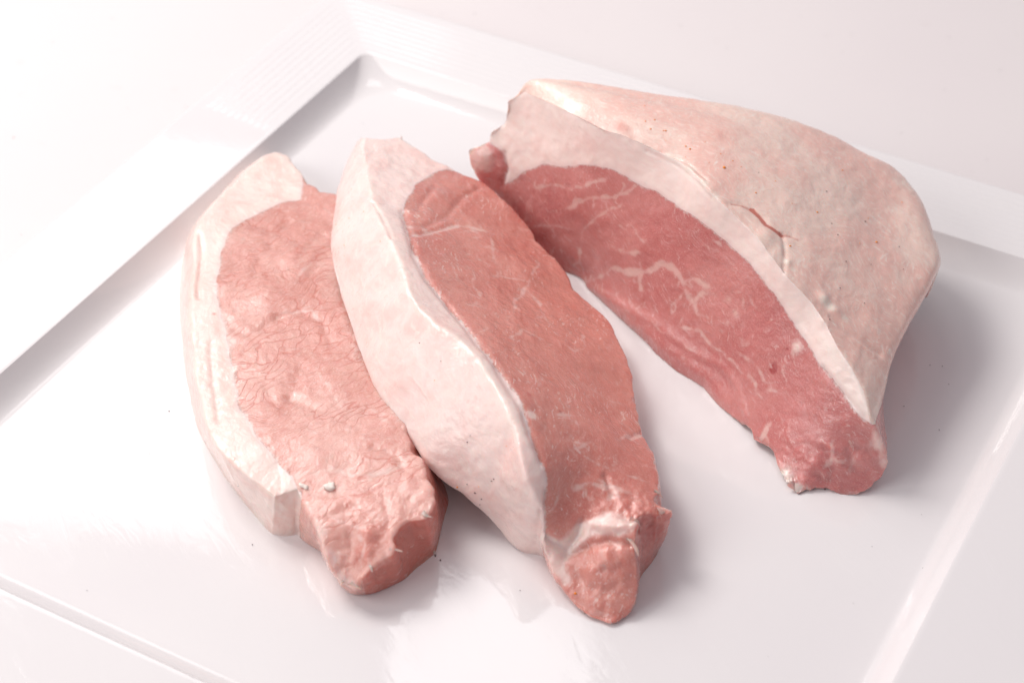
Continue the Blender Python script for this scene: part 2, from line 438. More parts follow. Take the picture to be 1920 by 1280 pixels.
        vv, ee, ff, ov, oe, of = delaunay_2d_cdt([Vector(p) for p in pts], [(a, b) for a, b in zip(chain[:-1], chain[1:])], [loop], 1, 1e-6)
        v2 = np.array([tuple(v) for v in vv]); tri = np.array([f for f in ff if len(f) == 3], int)
        h = s.height(v2); ring = np.full(N, -1)
        for i, o in enumerate(ov):
            for q in o:
                if q < N: h[i] = s.hT[q]; ring[q] = i
        # relax heights next to the outline so that the face meets it without a step
        V = s.c + v2[:, :1] * s.e1 + v2[:, 1:] * s.e2 + h[:, None] * s.n
        ncap = len(V); bad = ring < 0
        if bad.any():
            for q in np.where(bad)[0]: ring[q] = int(np.argmin(((v2 - s.T2[q]) ** 2).sum(1)))
        poly = np.concatenate([s.L(F3), s.T2[np.arange(k1, k1 + ((k0 - k1) % N) + 1) % N]])      # region on the far side of the seam (outline i1 -> i0)
        cen = v2[tri].mean(1); lean_cap = inpoly(cen, poly)
        tang = np.roll(s.T, -3, 0) - np.roll(s.T, 3, 0); tang /= np.maximum(np.linalg.norm(tang, axis=1), 1e-9)[:, None]
        outw = np.cross(tang, s.n) * (1 if s.ccw else -1)
        rows = []; D = s.dense; m = len(D)
        for k in range(1, s.K + 1):
            g = k / s.K * (m - 1); a = min(int(g), m - 2); f = g - a
            if m > 2:
                p0, p1, p2, p3 = D[max(a - 1, 0)], D[a], D[a + 1], D[min(a + 2, m - 1)]
                q = .5 * (2 * p1 + (p2 - p0) * f + (2 * p0 - 5 * p1 + 4 * p2 - p3) * f * f + (3 * p1 - p0 - 3 * p2 + p3) * f ** 3)
            else: q = D[0] * (1 - f) + D[1] * f
            tt = k / s.K
            if s.wallcurve is not None: q = s.wallcurve(q, tt, s.ids, outw)
            else: q = q + outw * (s.bulge * math.sin(math.pi * tt) ** .8)
            rows.append(q)
        allV = np.concatenate([V] + rows); ix = np.arange(N); jx = (ix + 1) % N
        W = []; wl = []
        span = (k1 - k0) % N; fatcol = ((ix - k0) % N) < span
        for k in range(s.K):
            A = ring[ix] if k == 0 else ncap + (k - 1) * N + ix; B = ring[jx] if k == 0 else ncap + (k - 1) * N + jx
            C = ncap + k * N + jx; E_ = ncap + k * N + ix
            W += [np.stack([A, B, C], 1), np.stack([A, C, E_], 1)]; wl += [fatcol, fatcol]
        W = np.concatenate(W); wf = np.concatenate(wl)
        last = ncap + (s.K - 1) * N; c0 = len(allV); cb = rows[-1].mean(0); cb[2] = -.02; allV = np.concatenate([allV, cb[None]])
        Bt = np.stack([last + ix, last + jx, np.full(N, c0)], 1)
        if not s.ccw: pass
        # orient
        e = np.cross(V[tri[:, 1]] - V[tri[:, 0]], V[tri[:, 2]] - V[tri[:, 0]]) @ s.n
        tri[e < 0] = tri[e < 0][:, ::-1]
        if s.ccw: W = W[:, ::-1]; Bt = Bt[:, ::-1]
        Fa = np.concatenate([tri, W, Bt]); part = np.concatenate([np.where(lean_cap, 0, 1), np.where(wf, 2, 3), np.where(fatcol, 6, 4)])
        ok = (Fa[:, 0] != Fa[:, 1]) & (Fa[:, 1] != Fa[:, 2]) & (Fa[:, 0] != Fa[:, 2]); Fa, part = Fa[ok], part[ok]
        s.V, s.F, s.part, s.ncap, s.ring = allV, Fa, part, ncap, ring
        s.P = np.stack([(allV - s.c) @ s.e1, (allV - s.c) @ s.e2, (allV - s.c) @ s.n], 1)
        cols = np.concatenate([[ring[k0], ring[k1]], ncap + np.arange(s.K) * N + k0, ncap + np.arange(s.K) * N + k1])
        sd = mindist(allV, np.concatenate([F3, allV[cols]]))
        leanv = np.zeros(len(allV), bool); leanv[np.unique(Fa[(part == 0) | (part >= 3)])] = True
        fatv = np.zeros(len(allV), bool); fatv[np.unique(Fa[(part == 1) | (part == 2)])] = True
        s.fatd = np.where(leanv & ~fatv, sd, np.where(fatv & ~leanv, -sd, 0))
        s.vein = np.zeros(len(allV)); s.tone = np.zeros(len(allV)); s.disp = np.zeros(len(allV))
        # round the cut edge
        E1 = np.concatenate([Fa[:, [0, 1]], Fa[:, [1, 2]], Fa[:, [2, 0]]]); s.E1 = E1
        de = mindist(allV, s.T); wgt = np.clip(1 - de / .13, 0, 1) * .5
        for _ in range(s.edge_smooth): s.lap(wgt)
        s.capmask = np.zeros(len(allV), bool); s.capmask[:ncap] = True; s.dedge = de
        return s
    def lap(s, wgt):
        a, b = s.E1[:, 0], s.E1[:, 1]; cnt = np.bincount(a, minlength=len(s.V)).astype(float)
        avg = np.stack([np.bincount(a, s.V[b, k], len(s.V)) for k in range(3)], 1) / np.maximum(cnt, 1)[:, None]
        w_ = np.broadcast_to(wgt, (len(s.V),)).copy(); w_[cnt == 0] = 0
        s.V += (avg - s.V) * w_[:, None]
    def vein_line(s, r, width, strength):
        """one thread of fat: width and strength change along it and fade at both ends"""
        cv = s.capidx; V = s.V[cv]; lo, hi = r.min(0) - .25, r.max(0) + .25
        k = np.where(np.all((V > lo) & (V < hi), 1))[0]
        if len(k) == 0: return
        t = np.linspace(0, 1, len(r)); nz = vnoise(r, 2.2, 91); n2 = vnoise(r, 6.0, 92)
        wd = np.maximum(.095, width * 2.8 * (1 + .55 * nz + .3 * n2)); st = strength * (.82 + .25 * nz + .2 * n2) * np.minimum(1, np.minimum(t, 1 - t) / .22 + .45)
        d = np.linalg.norm(V[k][:, None] - r[None], axis=2); v = (st[None] * np.clip(1 - d / wd[None], 0, 1)).max(1)
        s.vein[cv[k]] = np.maximum(s.vein[cv[k]], v)
    def veins(s, lines, fill=0, angle=0., fill_s=.62, spread=.5):
        rng = np.random.RandomState(s.seed + 7); s.capidx = np.where(s.capmask & (s.fatd > .05))[0]
        def walk(p, ang, length, curl):
            pts = []; n = max(4, int(length / .05)); a = ang
            for _ in range(n):
                pts.append(p.copy()); a += rng.normal(0, curl); p = p + .05 * (math.cos(a) * s.e1 + math.sin(a) * s.e2)
            q = np.array(pts); h = s.height(s.L(q)); return q + (h - (q - s.c) @ s.n)[:, None] * s.n
        for pts, width, strength in lines:
            r = s.line(pts, .07); s.vein_line(r, width, strength)
            for _ in range(int(len(r) * .05 / .45)):
                i = rng.randint(2, len(r) - 1); d = r[i] - r[i - 2]; an = math.atan2(d @ s.e2, d @ s.e1) + rng.choice([-1, 1]) * rng.uniform(.4, 1.3)
                s.vein_line(walk(r[i], an, rng.uniform(.12, .5), .28), width * .6, strength * rng.uniform(.55, .85))
        for _ in range(fill):
            p = s.V[rng.choice(s.capidx)]
            s.vein_line(walk(p, angle + rng.normal(0, spread), rng.uniform(.15, .8), .22), rng.uniform(.018, .04), fill_s * rng.uniform(.6, 1.15))
    def blobs(s, items, only=None):
        for px, py, r, amt in items:
            d = np.linalg.norm(s.V - s.near(px, py), axis=1); g = amt * np.exp(-(d / r) ** 2)
            s.tone = np.where(np.abs(g) > .02, s.tone + g, s.tone)
    def tonelines(s, items):
        for pts, r, amt in items:
            d = mindist(s.V, s.nearline(pts)); g = amt * np.exp(-(d / r) ** 2); s.tone = np.where(np.abs(g) > .02, s.tone + g, s.tone)
    def near(s, px, py):
        """surface point nearest the camera at that pixel"""
        if not hasattr(s, '_px'): s._px = to_px(s.V); s._dep = np.linalg.norm(s.V - CP, axis=1)
        d2 = (s._px[:, 0] - px) ** 2 + (s._px[:, 1] - py) ** 2
        c = np.where(d2 < 8 ** 2)[0]
        if len(c) == 0: return s.V[np.argmin(d2)]
        c = c[s._dep[c] < s._dep[c].min() + .5]; return s.V[c[np.argmin(d2[c])]]
    def nearline(s, pts): return resample([s.near(*p) for p in pts], .05)
    def groove(s, lines):
        for pts, amp, wd in lines:
            d = mindist(s.V, s.nearline(pts)); s.disp -= amp * np.exp(-(d / wd) ** 2)
    def bumps(s, items):
        for px, py, r, amp in items:
            d = np.linalg.norm(s.V - s.near(px, py), axis=1); s.disp += amp * np.exp(-(d / r) ** 2)
    def roughen(s, items):
        for px, py, r, amp in items:
            d = np.linalg.norm(s.V - s.near(px, py), axis=1); s.disp += amp * np.exp(-(d / r) ** 2) * fbm(s.P * np.array([.7, 1.3, 1.3]), 3.2, 4, s.seed + 33)
    def displace(s, terms):
        N_ = vnormals(s.V, s.F); d = s.disp.copy()
        for scale, amp, octv, seed in terms: d += amp * fbm(s.P, scale, octv, seed)
        z0 = s.V[:, 2].copy(); s.V = s.V + N_ * d[:, None]
        s.V[:, 2] = z0 + (s.V[:, 2] - z0) * np.clip((z0 + .01) / .25, 0, 1)      # keep the underside on the plate
        s.V[:, 2] = np.maximum(s.V[:, 2], -.018)
        if hasattr(s, '_px'): del s._px
    def emit(s, root, loc, partsets):
        N_ = vnormals(s.V, s.F[(s.part != 4) & (s.part != 6)]); out = {}
        ext = extra(s.P, s.seed)
        for name, ids, mat in partsets:
            f = s.F[np.isin(s.part, ids)]; uv, inv = np.unique(f, return_inverse=True); inv = inv.reshape(-1, 3)
            o = mesh_object(name, s.V[uv] - np.array(loc), inv, mat, root,
                            dict(P=('FLOAT_VECTOR', s.P[uv]), fatd=('FLOAT', s.fatd[uv]), vein=('FLOAT', s.vein[uv]), tone=('FLOAT', s.tone[uv]), **{k: (t, v[uv]) for k, (t, v) in ext.items()}), N_[uv])
            out[name] = o
        return out

# ------------------------------------------------------------------ left slice, lying flat
T1 = [(517, 286, 1.2), (492, 298, 1.25), (461, 320, 1.3), (430, 349, 1.35), (403, 378, 1.4), (379, 410, 1.45), (366, 440, 1.5), (361, 500, 1.5), (358, 560, 1.5), (359, 620, 1.5), (364, 680, 1.5), (370, 720, 1.5), (377, 760, 1.5),
      (388, 802, 1.5), (404, 838, 1.5), (432, 865, 1.48), (473, 898, 1.46), (515, 931, 1.42), (540, 922, 1.45), (560, 914, 1.5), (562, 935, 1.45), (574, 958, 1.42), (592, 985, 1.4), (608, 1025, 1.2), (624, 1061, .9), (638, 1083, .62), (653, 1093, .55), (671, 1099, .6),
      (675, 1084, .85), (692, 1068, 1.0), (717, 1050, 1.15), (735, 1040, 1.25), (744, 1025, 1.35), (736, 1012, 1.4), (738, 1000, 1.45), (753, 982, 1.55), (771, 975, 1.6), (789, 974, 1.62), (807, 957, 1.65), (814, 939, 1.7), (808, 914, 1.72), (797, 896, 1.74), (795, 874, 1.75),
      (779, 852, 1.75), (770, 835, 1.75), (760, 790, 1.7), (745, 720, 1.65), (722, 640, 1.6), (700, 560, 1.55), (682, 480, 1.5), (670, 420, 1.4), (655, 380, 1.3), (628, 365, 1.25), (600, 362, 1.2), (575, 341, 1.15), (561, 318, 1.15), (537, 291, 1.2)]
B1 = [(515, 292, .3), (488, 304, .2), (456, 326, .1), (424, 355, .05), (395, 385, -.01), (368, 418, -.01), (350, 450, -.01), (339, 500, -.01), (336, 550, -.01), (337, 600, -.01), (343, 650, -.01), (350, 694, -.01), (359, 750, -.01),
      (369, 802, -.01), (392, 846, -.01), (420, 893, -.01), (460, 946, -.01), (508, 1003, -.01), (540, 1007, -.01), (556, 1001, -.01), (560, 1006, -.01), (574, 1018, -.01), (606, 1034, -.01), (620, 1061, -.01), (632, 1080, -.01), (642, 1094, -.01), (650, 1106, -.01), (660, 1113, -.01),
      (685, 1115, -.01), (705, 1110, -.01), (721, 1104, -.01), (738, 1097, -.01), (752, 1090, -.01), (761, 1086, -.01), (772, 1074, -.01), (782, 1065, -.01), (797, 1054, -.01), (811, 1043, -.01), (818, 1036, -.01), (822, 1020, -.01), (826, 1000, -.01), (832, 975, -.01), (838, 955, -.01),
      (842, 940, -.01), (838, 920, -.01), (815, 870, -.01), (790, 800, -.01), (765, 720, -.01), (740, 640, -.01), (715, 560, -.01), (695, 490, -.01), (672, 440, -.01), (640, 418, -.01), (606, 408, .05), (582, 385, .1), (560, 340, .3), (536, 300, .3)]
A = Piece('pork_slice', [T1, B1], 30, seed=3, jitter=.03, bulge=.05, sigb=2.5, ragged=[(20, 46, .06), (14, 20, .02), (50, 57, .03)])
A.build([(563, 372), (540, 376), (500, 392), (462, 410), (436, 428), (420, 455), (412, 490), (404, 525), (408, 570), (420, 620), (430, 668), (440, 720), (452, 770), (478, 812), (508, 848), (535, 882), (553, 905)], 54.5, 20)
# build() takes fat on the outline run i0 -> i1
A.veins([([(523, 590), (545, 586), (561, 585), (585, 583), (595, 604)], .035, .9), ([(547, 545), (556, 520), (572, 500)], .03, .7), ([(681, 888), (714, 885), (742, 874), (760, 860), (769, 848)], .05, 1.0),
         ([(560, 800), (600, 815), (640, 822), (690, 815), (720, 800)], .03, .6), ([(575, 890), (620, 880), (680, 890)], .035, .7), ([(620, 640), (650, 660), (690, 690)], .03, .6), ([(500, 640), (530, 660), (560, 655), (600, 672)], .03, .6),
         ([(590, 700), (620, 730), (640, 770)], .03, .6), ([(610, 960), (650, 985), (690, 990)], .03, .7), ([(670, 1000), (690, 1020), (680, 1050)], .03, .7), ([(480, 730), (520, 740), (560, 760)], .03, .5), ([(690, 760), (720, 790), (740, 800)], .03, .6)], fill=70, angle=.6, fill_s=.5, spread=1.0)
A.blobs([(430, 640, .28, -.75), (425, 600, .22, -.7), (438, 690, .22, -.6), (455, 775, .22, -.6), (505, 845, .22, -.5), (558, 720, .30, .45), (545, 760, .32, .4), (700, 1010, .5, .42), (680, 1045, .35, .5), (655, 940, .6, .25), (760, 900, .5, .22), (765, 1030, .5, .55), (750, 1078, .12, 1.3), (735, 1085, .2, .8),
         (650, 1085, .25, -.45), (628, 1040, .18, -.6), (605, 990, .2, -.6), (720, 1045, .16, -.35), (790, 955, .25, -.25), (800, 905, .18, -.3), (570, 935, .14, .5), (700, 960, .7, .2), (640, 380, .3, .3), (590, 372, .2, .35), (402, 590, .06, 1.0), (780, 990, .4, .4)])
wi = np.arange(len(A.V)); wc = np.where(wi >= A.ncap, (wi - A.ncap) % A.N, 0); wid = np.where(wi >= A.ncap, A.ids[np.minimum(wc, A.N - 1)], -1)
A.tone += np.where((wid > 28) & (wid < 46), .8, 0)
A.tonelines([([(565, 940), (590, 972), (606, 1020), (624, 1056), (640, 1080), (668, 1094)], .11, -.6), ([(676, 1082), (716, 1048), (742, 1026)], .07, -.45), ([(740, 1000), (772, 974), (806, 955), (812, 936)], .08, -.35), ([(806, 912), (796, 880), (778, 852)], .06, -.3)])
A.groove([([(561, 690), (556, 720), (545, 745), (540, 770)], 0.039, 0.195), ([(545, 745), (575, 760), (600, 770)], 0.028, 0.150), ([(445, 620), (470, 628), (500, 612), (520, 596)], 0.039, 0.150), ([(520, 596), (560, 588), (600, 600), (620, 640)], 0.028, 0.135), ([(405, 560), (418, 610), (432, 670), (445, 740), (475, 805), (520, 862)], 0.028, 0.210),
          ([(560, 912), (600, 925), (650, 930)], 0.022, 0.150), ([(590, 975), (625, 965), (660, 950)], 0.028, 0.135), ([(600, 440), (575, 470), (560, 490)], 0.028, 0.135), ([(640, 440), (600, 490), (565, 530)], 0.028, 0.150), ([(545, 415), (520, 440)], 0.022, 0.105), ([(600, 400), (560, 415), (530, 425)], 0.022, 0.120), ([(510, 460), (480, 500), (476, 520)], 0.028, 0.120),
          ([(660, 500), (650, 560), (610, 620)], 0.022, 0.150), ([(770, 845), (740, 880), (680, 895)], 0.017, 0.120), ([(560, 925), (558, 960), (557, 1000)], .05, .07), ([(515, 935), (510, 970), (507, 1000)], -.03, .06), ([(374, 440), (378, 480), (372, 540), (374, 560)], .05, .07), ([(395, 640), (398, 720), (410, 790)], .04, .08),
          ([(690, 1000), (700, 1030), (690, 1050)], -.05, .12), ([(756, 880), (740, 850), (700, 840)], .04, .1)])
A.bumps([(690, 1005, .22, .07), (680, 1035, .18, .06), (800, 925, .22, .06), (640, 720, .6, .08), (500, 560, .6, .08), (560, 480, .6, .07), (600, 860, .5, .06), (470, 740, .4, .05)])
A.roughen([(690, 1040, 1.1, .038), (770, 960, .9, .032), (530, 950, .8, .03), (380, 700, 2.0, .015)])
A.displace([(.55, .05, 2, 5), (1.5, .016, 3, 9), (4.5, .007, 2, 12)])
lean_a = lean_material('lean pork pale', (.72, .38, .325), (.66, .30, .25), (.55, .135, .095), (.79, .51, .45), wet=.7, marble=.4, crack=1.0, fibre=.6)
fat_a = fat_material('soft fat', base=(.88, .71, .65), pink=(.86, .57, .51), cream=(.90, .79, .70), mott=.6, streak=(0, 0, 0), sscale=(.45, 3.2, 3.2), bumpk=1.1)
root = tag(empty('pork_slice', (-4, -2, 0)), 'flat raw pork slice with a narrow white fat strip, leftmost on the plate', 'pork slice', 'raw pork slices')
A.emit(root, (-4, -2, 0), [('lean_meat', (0, 3, 4), lean_a), ('fat_strip', (1, 2, 6), fat_a)])

# ------------------------------------------------------------------ middle slice, leaning on the left one
T2 = [(682, 256, 2.5), (708, 260, 2.45), (731, 259, 2.4), (748, 255, 2.35), (771, 269, 2.3), (792, 284, 2.25), (810, 299, 2.2), (826, 305, 2.15), (849, 317, 2.1), (879, 333, 2.0), (902, 343, 1.95), (923, 356, 1.9), (941, 374, 1.8), (961, 391, 1.7), (971, 405, 1.62), (992, 424, 1.52), (1003, 443, 1.45), (1020, 463, 1.38), (1040, 483, 1.3), (1056, 512, 1.2), (1076, 545, 1.1),
      (1098, 560, 1.08), (1140, 600, 1.0), (1153, 627, 1.0), (1173, 668, 1.0), (1187, 704, 1.0), (1191, 749, 1.05), (1203, 808, 1.15), (1225, 840, 1.3), (1239, 890, 1.5), (1236, 915, 1.6), (1229, 936, 1.65), (1244, 950, 1.6), (1263, 956, 1.58), (1240, 963, 1.6), (1212, 962, 1.68), (1195, 966, 1.7), (1193, 985, 1.65), (1189, 1012, 1.5),
      (1190, 1030, 1.3), (1196, 1067, .95), (1194, 1112, .5), (1176, 1148, .2), (1140, 1162, .1), (1108, 1150, .12), (1081, 1130, .2), (1058, 1094, .4), (1036, 1067, .6), (1023, 1038, .8), (1017, 990, 1.35), (1016, 945, 1.95), (1004, 928, 2.2), (988, 895, 2.55),
      (977, 858, 2.8), (967, 804, 3.05), (945, 754, 3.25), (917, 704, 3.4), (890, 662, 3.5), (858, 634, 3.5), (822, 610, 3.5), (784, 576, 3.5), (766, 542, 3.45), (754, 502, 3.4), (744, 473, 3.35), (732, 446, 3.3), (712, 407, 3.15), (699, 375, 3.0), (690, 328, 2.8), (682, 285, 2.6)]
B2 = [(676, 262, 1.3), (705, 285, 1.0), (728, 300, .8), (745, 310, .6), (768, 330, .5), (789, 350, .4), (806, 365, .3), (820, 375, .2), (842, 390, .1), (870, 405, .05), (890, 415, .04), (908, 430, -.01), (925, 445, -.01), (942, 460, -.01), (952, 475, -.01), (970, 495, -.01), (982, 512, -.01), (998, 530, -.01), (1016, 550, -.01), (1032, 570, -.01), (1050, 592, -.01),
      (1070, 608, -.01), (1110, 645, -.01), (1125, 670, -.01), (1150, 712, -.01), (1170, 750, -.01), (1182, 800, -.01), (1196, 850, -.01), (1216, 890, -.01), (1230, 950, -.01), (1234, 985, -.01), (1236, 1005, -.01), (1237, 1020, -.01), (1236, 1032, -.01), (1232, 1042, -.01), (1222, 1056, -.01), (1210, 1070, -.01), (1202, 1080, -.01), (1198, 1090, -.01),
      (1196, 1100, -.01), (1194, 1112, -.01), (1188, 1130, -.01), (1172, 1152, -.01), (1140, 1163, -.01), (1110, 1152, -.01), (1082, 1134, -.01), (1059, 1102, -.01), (1037, 1078, -.01), (1024, 1048, -.01), (1014, 1041, -.01), (1002, 1040, -.01), (978, 1036, -.01), (962, 1022, .05),
      (940, 995, .28), (905, 955, .7), (868, 922, 1.0), (836, 905, 1.15), (800, 868, 1.45), (768, 818, 1.6), (735, 775, 1.68), (702, 724, 1.7), (676, 662, 1.7), (652, 590, 1.7), (636, 540, 1.7), (626, 505, 1.7), (621, 455, 1.65), (627, 395, 1.55), (640, 330, 1.45), (660, 282, 1.4)]
def slice_wall(q, t, ids, outw):
    fat = np.clip(np.minimum(ids - 49.5, 3) / 3, 0, 1)
    up = np.zeros_like(q); up[:, 2] = 1
    return q + outw * (.10 * math.sin(math.pi * t) ** .8) + up * (fat * .05 * math.sin(math.pi * t))[:, None]
Bp = Piece('pork_slice', [T2, B2], 46, seed=11, jitter=.03, wallcurve=slice_wall, ragged=[(3, 24, .03), (24, 50, .05)])
Bp.build([(1018, 985), (1017, 935), (1024, 905), (1013, 867), (995, 817), (977, 763), (955, 722), (927, 677), (893, 633), (859, 588), (823, 552), (797, 519), (777, 479), (762, 430), (756, 396), (764, 371), (784, 345), (813, 324), (840, 318)], 48.6, 8.4)
Bp.veins([([(790, 443), (830, 433), (856, 427), (895, 433), (930, 440)], .05, .95), ([(918, 446), (922, 470), (921, 490)], .03, .7), ([(862, 384), (866, 405), (858, 425)], .03, .8), ([(888, 505), (890, 530), (900, 560)], .03, .7), ([(915, 515), (961, 525), (987, 532), (996, 520), (1010, 490)], .035, .8),
          ([(987, 532), (980, 550), (972, 560), (960, 590)], .035, .8), ([(987, 545), (1013, 571), (1026, 607), (1050, 640)], .03, .7), ([(953, 632), (981, 618), (999, 627)], .035, .9), ([(1053, 645), (1076, 663), (1094, 654), (1090, 627)], .03, .8), ([(1035, 772), (1076, 777), (1082, 800)], .03, .8),
          ([(1150, 827), (1180, 820), (1203, 808)], .045, 1.0), ([(1090, 850), (1135, 876), (1170, 886), (1210, 898)], .03, .8), ([(1070, 912), (1110, 906), (1150, 912), (1200, 925)], .035, .8), ([(1060, 690), (1090, 720), (1130, 740), (1160, 760)], .03, .6), ([(1040, 720), (1060, 750), (1050, 790)], .03, .6),
          ([(1060, 860), (1080, 840), (1120, 830)], .025, .6), ([(1100, 880), (1130, 900), (1140, 925)], .03, .7), ([(960, 640), (980, 680), (990, 720)], .025, .5), ([(1030, 830), (1070, 825), (1110, 835)], .025, .6), ([(820, 470), (850, 500), (870, 540)], .025, .6), ([(905, 650), (940, 690), (965, 730), (985, 770)], .03, .5),
          ([(1020, 1010), (1040, 1025), (1075, 1015), (1090, 985), (1120, 975), (1185, 978)], .09, 1.0), ([(1125, 1020), (1135, 1050), (1130, 1100)], .03, .7), ([(1140, 935), (1155, 920), (1165, 930)], .04, .9), ([(1100, 740), (1120, 770), (1125, 800)], .025, .6), ([(1140, 660), (1150, 700), (1170, 740)], .025, .5)], fill=260, angle=-.1, fill_s=.42, spread=.45)
Bp.blobs([(995, 778, .14, -1.2), (785, 400, .35, .28), (800, 360, .4, .3), (1090, 995, .22, -1.1), (1130, 985, .24, -1.1), (1165, 990, .2, -1.1), (1050, 1045, .2, -.9), (1060, 1010, .16, -.6), (1035, 1020, .16, -.8), (1045, 960, .5, .3), (1120, 1110, .5, .3), (1170, 1070, .3, .25), (1185, 890, .6, .3), (1110, 930, .5, .25), (1051, 772, .07, 1.0), (990, 740, .12, .6),
          (1215, 1000, .4, .5), (1120, 1140, .25, -.3), (780, 440, .16, -.9), (770, 425, .12, -.8), (925, 370, .3, -.2), (960, 470, .6, -.12), (800, 530, .12, -.6), (828, 575, .12, -.5), (700, 420, .2, .25), (745, 650, .6, .12), (850, 900, .3, .3), (800, 850, .3, .35), (760, 780, .25, .3), (950, 960, .4, .18), (1140, 1060, .4, .15)])
wi = np.arange(len(Bp.V)); wc = np.where(wi >= Bp.ncap, (wi - Bp.ncap) % Bp.N, 0); wid = np.where(wi >= Bp.ncap, Bp.ids[np.minimum(wc, Bp.N - 1)], -1)
Bp.tone += np.where((wid > 14) & (wid < 41), .5, 0)
Bp.tonelines([([(1026, 1035), (1040, 1062), (1060, 1088)], .16, -1.0), ([(1022, 1012), (1045, 1030), (1075, 1024), (1092, 998), (1120, 984), (1188, 985)], .15, -1.0), ([(1240, 950), (1262, 956)], .1, -.6), ([(1228, 932), (1238, 905), (1236, 885)], .06, -.35), ([(1075, 1122), (1110, 1146), (1145, 1156)], .08, -.4),
              ([(690, 330), (712, 405), (736, 447), (756, 505), (786, 580), (824, 612), (860, 636), (892, 664), (920, 706), (948, 756), (970, 808)], .26, -.45)])
Bp.groove([([(784, 394), (800, 372), (812, 352)], .04, .09), ([(797, 424), (840, 404), (862, 375), (895, 355)], .06, .10), ([(775, 440), (800, 438), (850, 425)], .05, .09), ([(756, 396), (762, 430), (777, 479), (797, 519), (823, 552), (860, 590), (893, 635), (927, 680), (955, 725), (977, 766), (995, 820), (1013, 868)], .07, .11),
           ([(1020, 1000), (1035, 1020), (1060, 1028), (1085, 1000), (1090, 975)], .10, .09), ([(1110, 985), (1150, 990), (1188, 985)], -.10, .10), ([(1060, 1040), (1100, 1022), (1140, 1015), (1180, 1020)], .10, .10), ([(1150, 927), (1140, 905), (1135, 890)], .06, .06), ([(1019, 920), (1014, 960), (1015, 1030)], .06, .07), ([(698, 378), (712, 400), (735, 447)], .05, .06),
           ([(1130, 1020), (1136, 1060), (1132, 1110)], .03, .07), ([(1203, 808), (1180, 820)], .05, .06), ([(1110, 1100), (1140, 1105), (1160, 1090)], .03, .08)])
Bp.bumps([(1140, 1060, .5, .14), (1150, 985, .3, .06), (960, 480, 1.0, .10), (1060, 650, 1.0, .08), (1120, 830, .8, .06), (820, 370, .4, .06), (800, 700, 1.2, .04)])
Bp.roughen([(1130, 1090, 1.0, .045), (1150, 990, .9, .04), (1220, 960, .8, .04), (990, 980, .8, .02), (720, 300, 1.0, .02)])
Bp.displace([(.5, .05, 2, 25), (1.5, .022, 3, 29), (4.5, .008, 2, 32)])
lean_b = lean_material('lean pork', (.67, .265, .215), (.60, .195, .155), (.47, .085, .065), (.74, .42, .37), marble=.75, crack=.2, fibre=.15, rough=.32, wet=1.0)
fat_b = fat_material('smooth wet fat', base=(.89, .71, .665), pink=(.87, .60, .555), cream=(.91, .80, .73), sscale=(.4, 3.0, 3.0), bumpk=1.0, rough=.30, mott=.75)
root2 = tag(empty('pork_slice', (0, 0, 0)), 'raw pork slice with a broad smooth fat side, leaning on the leftmost slice', 'pork slice', 'raw pork slices')
Bp.emit(root2, (0, 0, 0), [('lean_meat', (0, 3, 4), lean_b), ('fat_side', (1, 2, 6), fat_b)])

# ------------------------------------------------------------------ thick joint with rind
E3 = [(985, 172, 4.4), (1014, 185, 4.6), (1052, 203, 4.8), (1091, 224, 4.95), (1132, 243, 5.0), (1164, 252, 5.05), (1199, 268, 5.05), (1244, 288, 5.0), (1276, 304, 5.0), (1305, 329, 4.95), (1331, 358, 4.85), (1360, 387, 4.7), (1397, 420, 4.5), (1423, 449, 4.35), (1449, 484, 4.15), (1479, 523, 3.9), (1526, 571, 3.55), (1550, 610, 3.3), (1570, 650, 3.05), (1598, 690, 2.75), (1620, 732, 2.4), (1631, 782, 2.0)]
S3 = [(990, 170, 4.2), (1040, 169, 4.35), (1090, 171, 4.4), (1148, 174, 4.45), (1200, 182, 4.45), (1255, 190, 4.4), (1315, 198, 4.35), (1360, 206, 4.3), (1397, 213, 4.2), (1440, 221, 4.1), (1479, 229, 4.0), (1512, 239, 3.9), (1544, 250, 3.75), (1570, 260, 3.65), (1594, 272, 3.5), (1620, 288, 3.35), (1645, 301, 3.2), (1670, 312, 3.05), (1695, 336, 2.9), (1727, 378, 2.75), (1748, 435, 2.6), (1771, 495, 2.4)]
low = [(1646, 815, 1.5), (1662, 850, 1.0), (1664, 872, .7), (1654, 893, .4), (1633, 915, .15), (1606, 927, .06), (1574, 927, .0), (1554, 914, .07), (1511, 917, .08), (1494, 926, .06), (1488, 913, .12), (1467, 899, .12), (1459, 876, .15), (1451, 850, .2), (1420, 832, .15), (1400, 805, .1), (1356, 769, .0), (1317, 725, .0), (1269, 698, .0), (1230, 658, .0), (1190, 619, .0), (1135, 567, .0), (1091, 523, .0), (1058, 510, .0),
       (1010, 485, .0), (960, 455, .0), (928, 415, .1), (912, 365, .8), (897, 336, 1.4), (881, 307, 1.9), (879, 281, 2.35), (895, 273, 2.5), (917, 267, 2.6), (922, 246, 3.0), (945, 233, 3.2), (953, 192, 4.0)]
Tb = E3 + low
nE, nL = len(E3), len(low)
back = []
end_px = [(1738, 535, 1.6), (1712, 555, 1.0), (1698, 570, .6), (1690, 580, .3)]
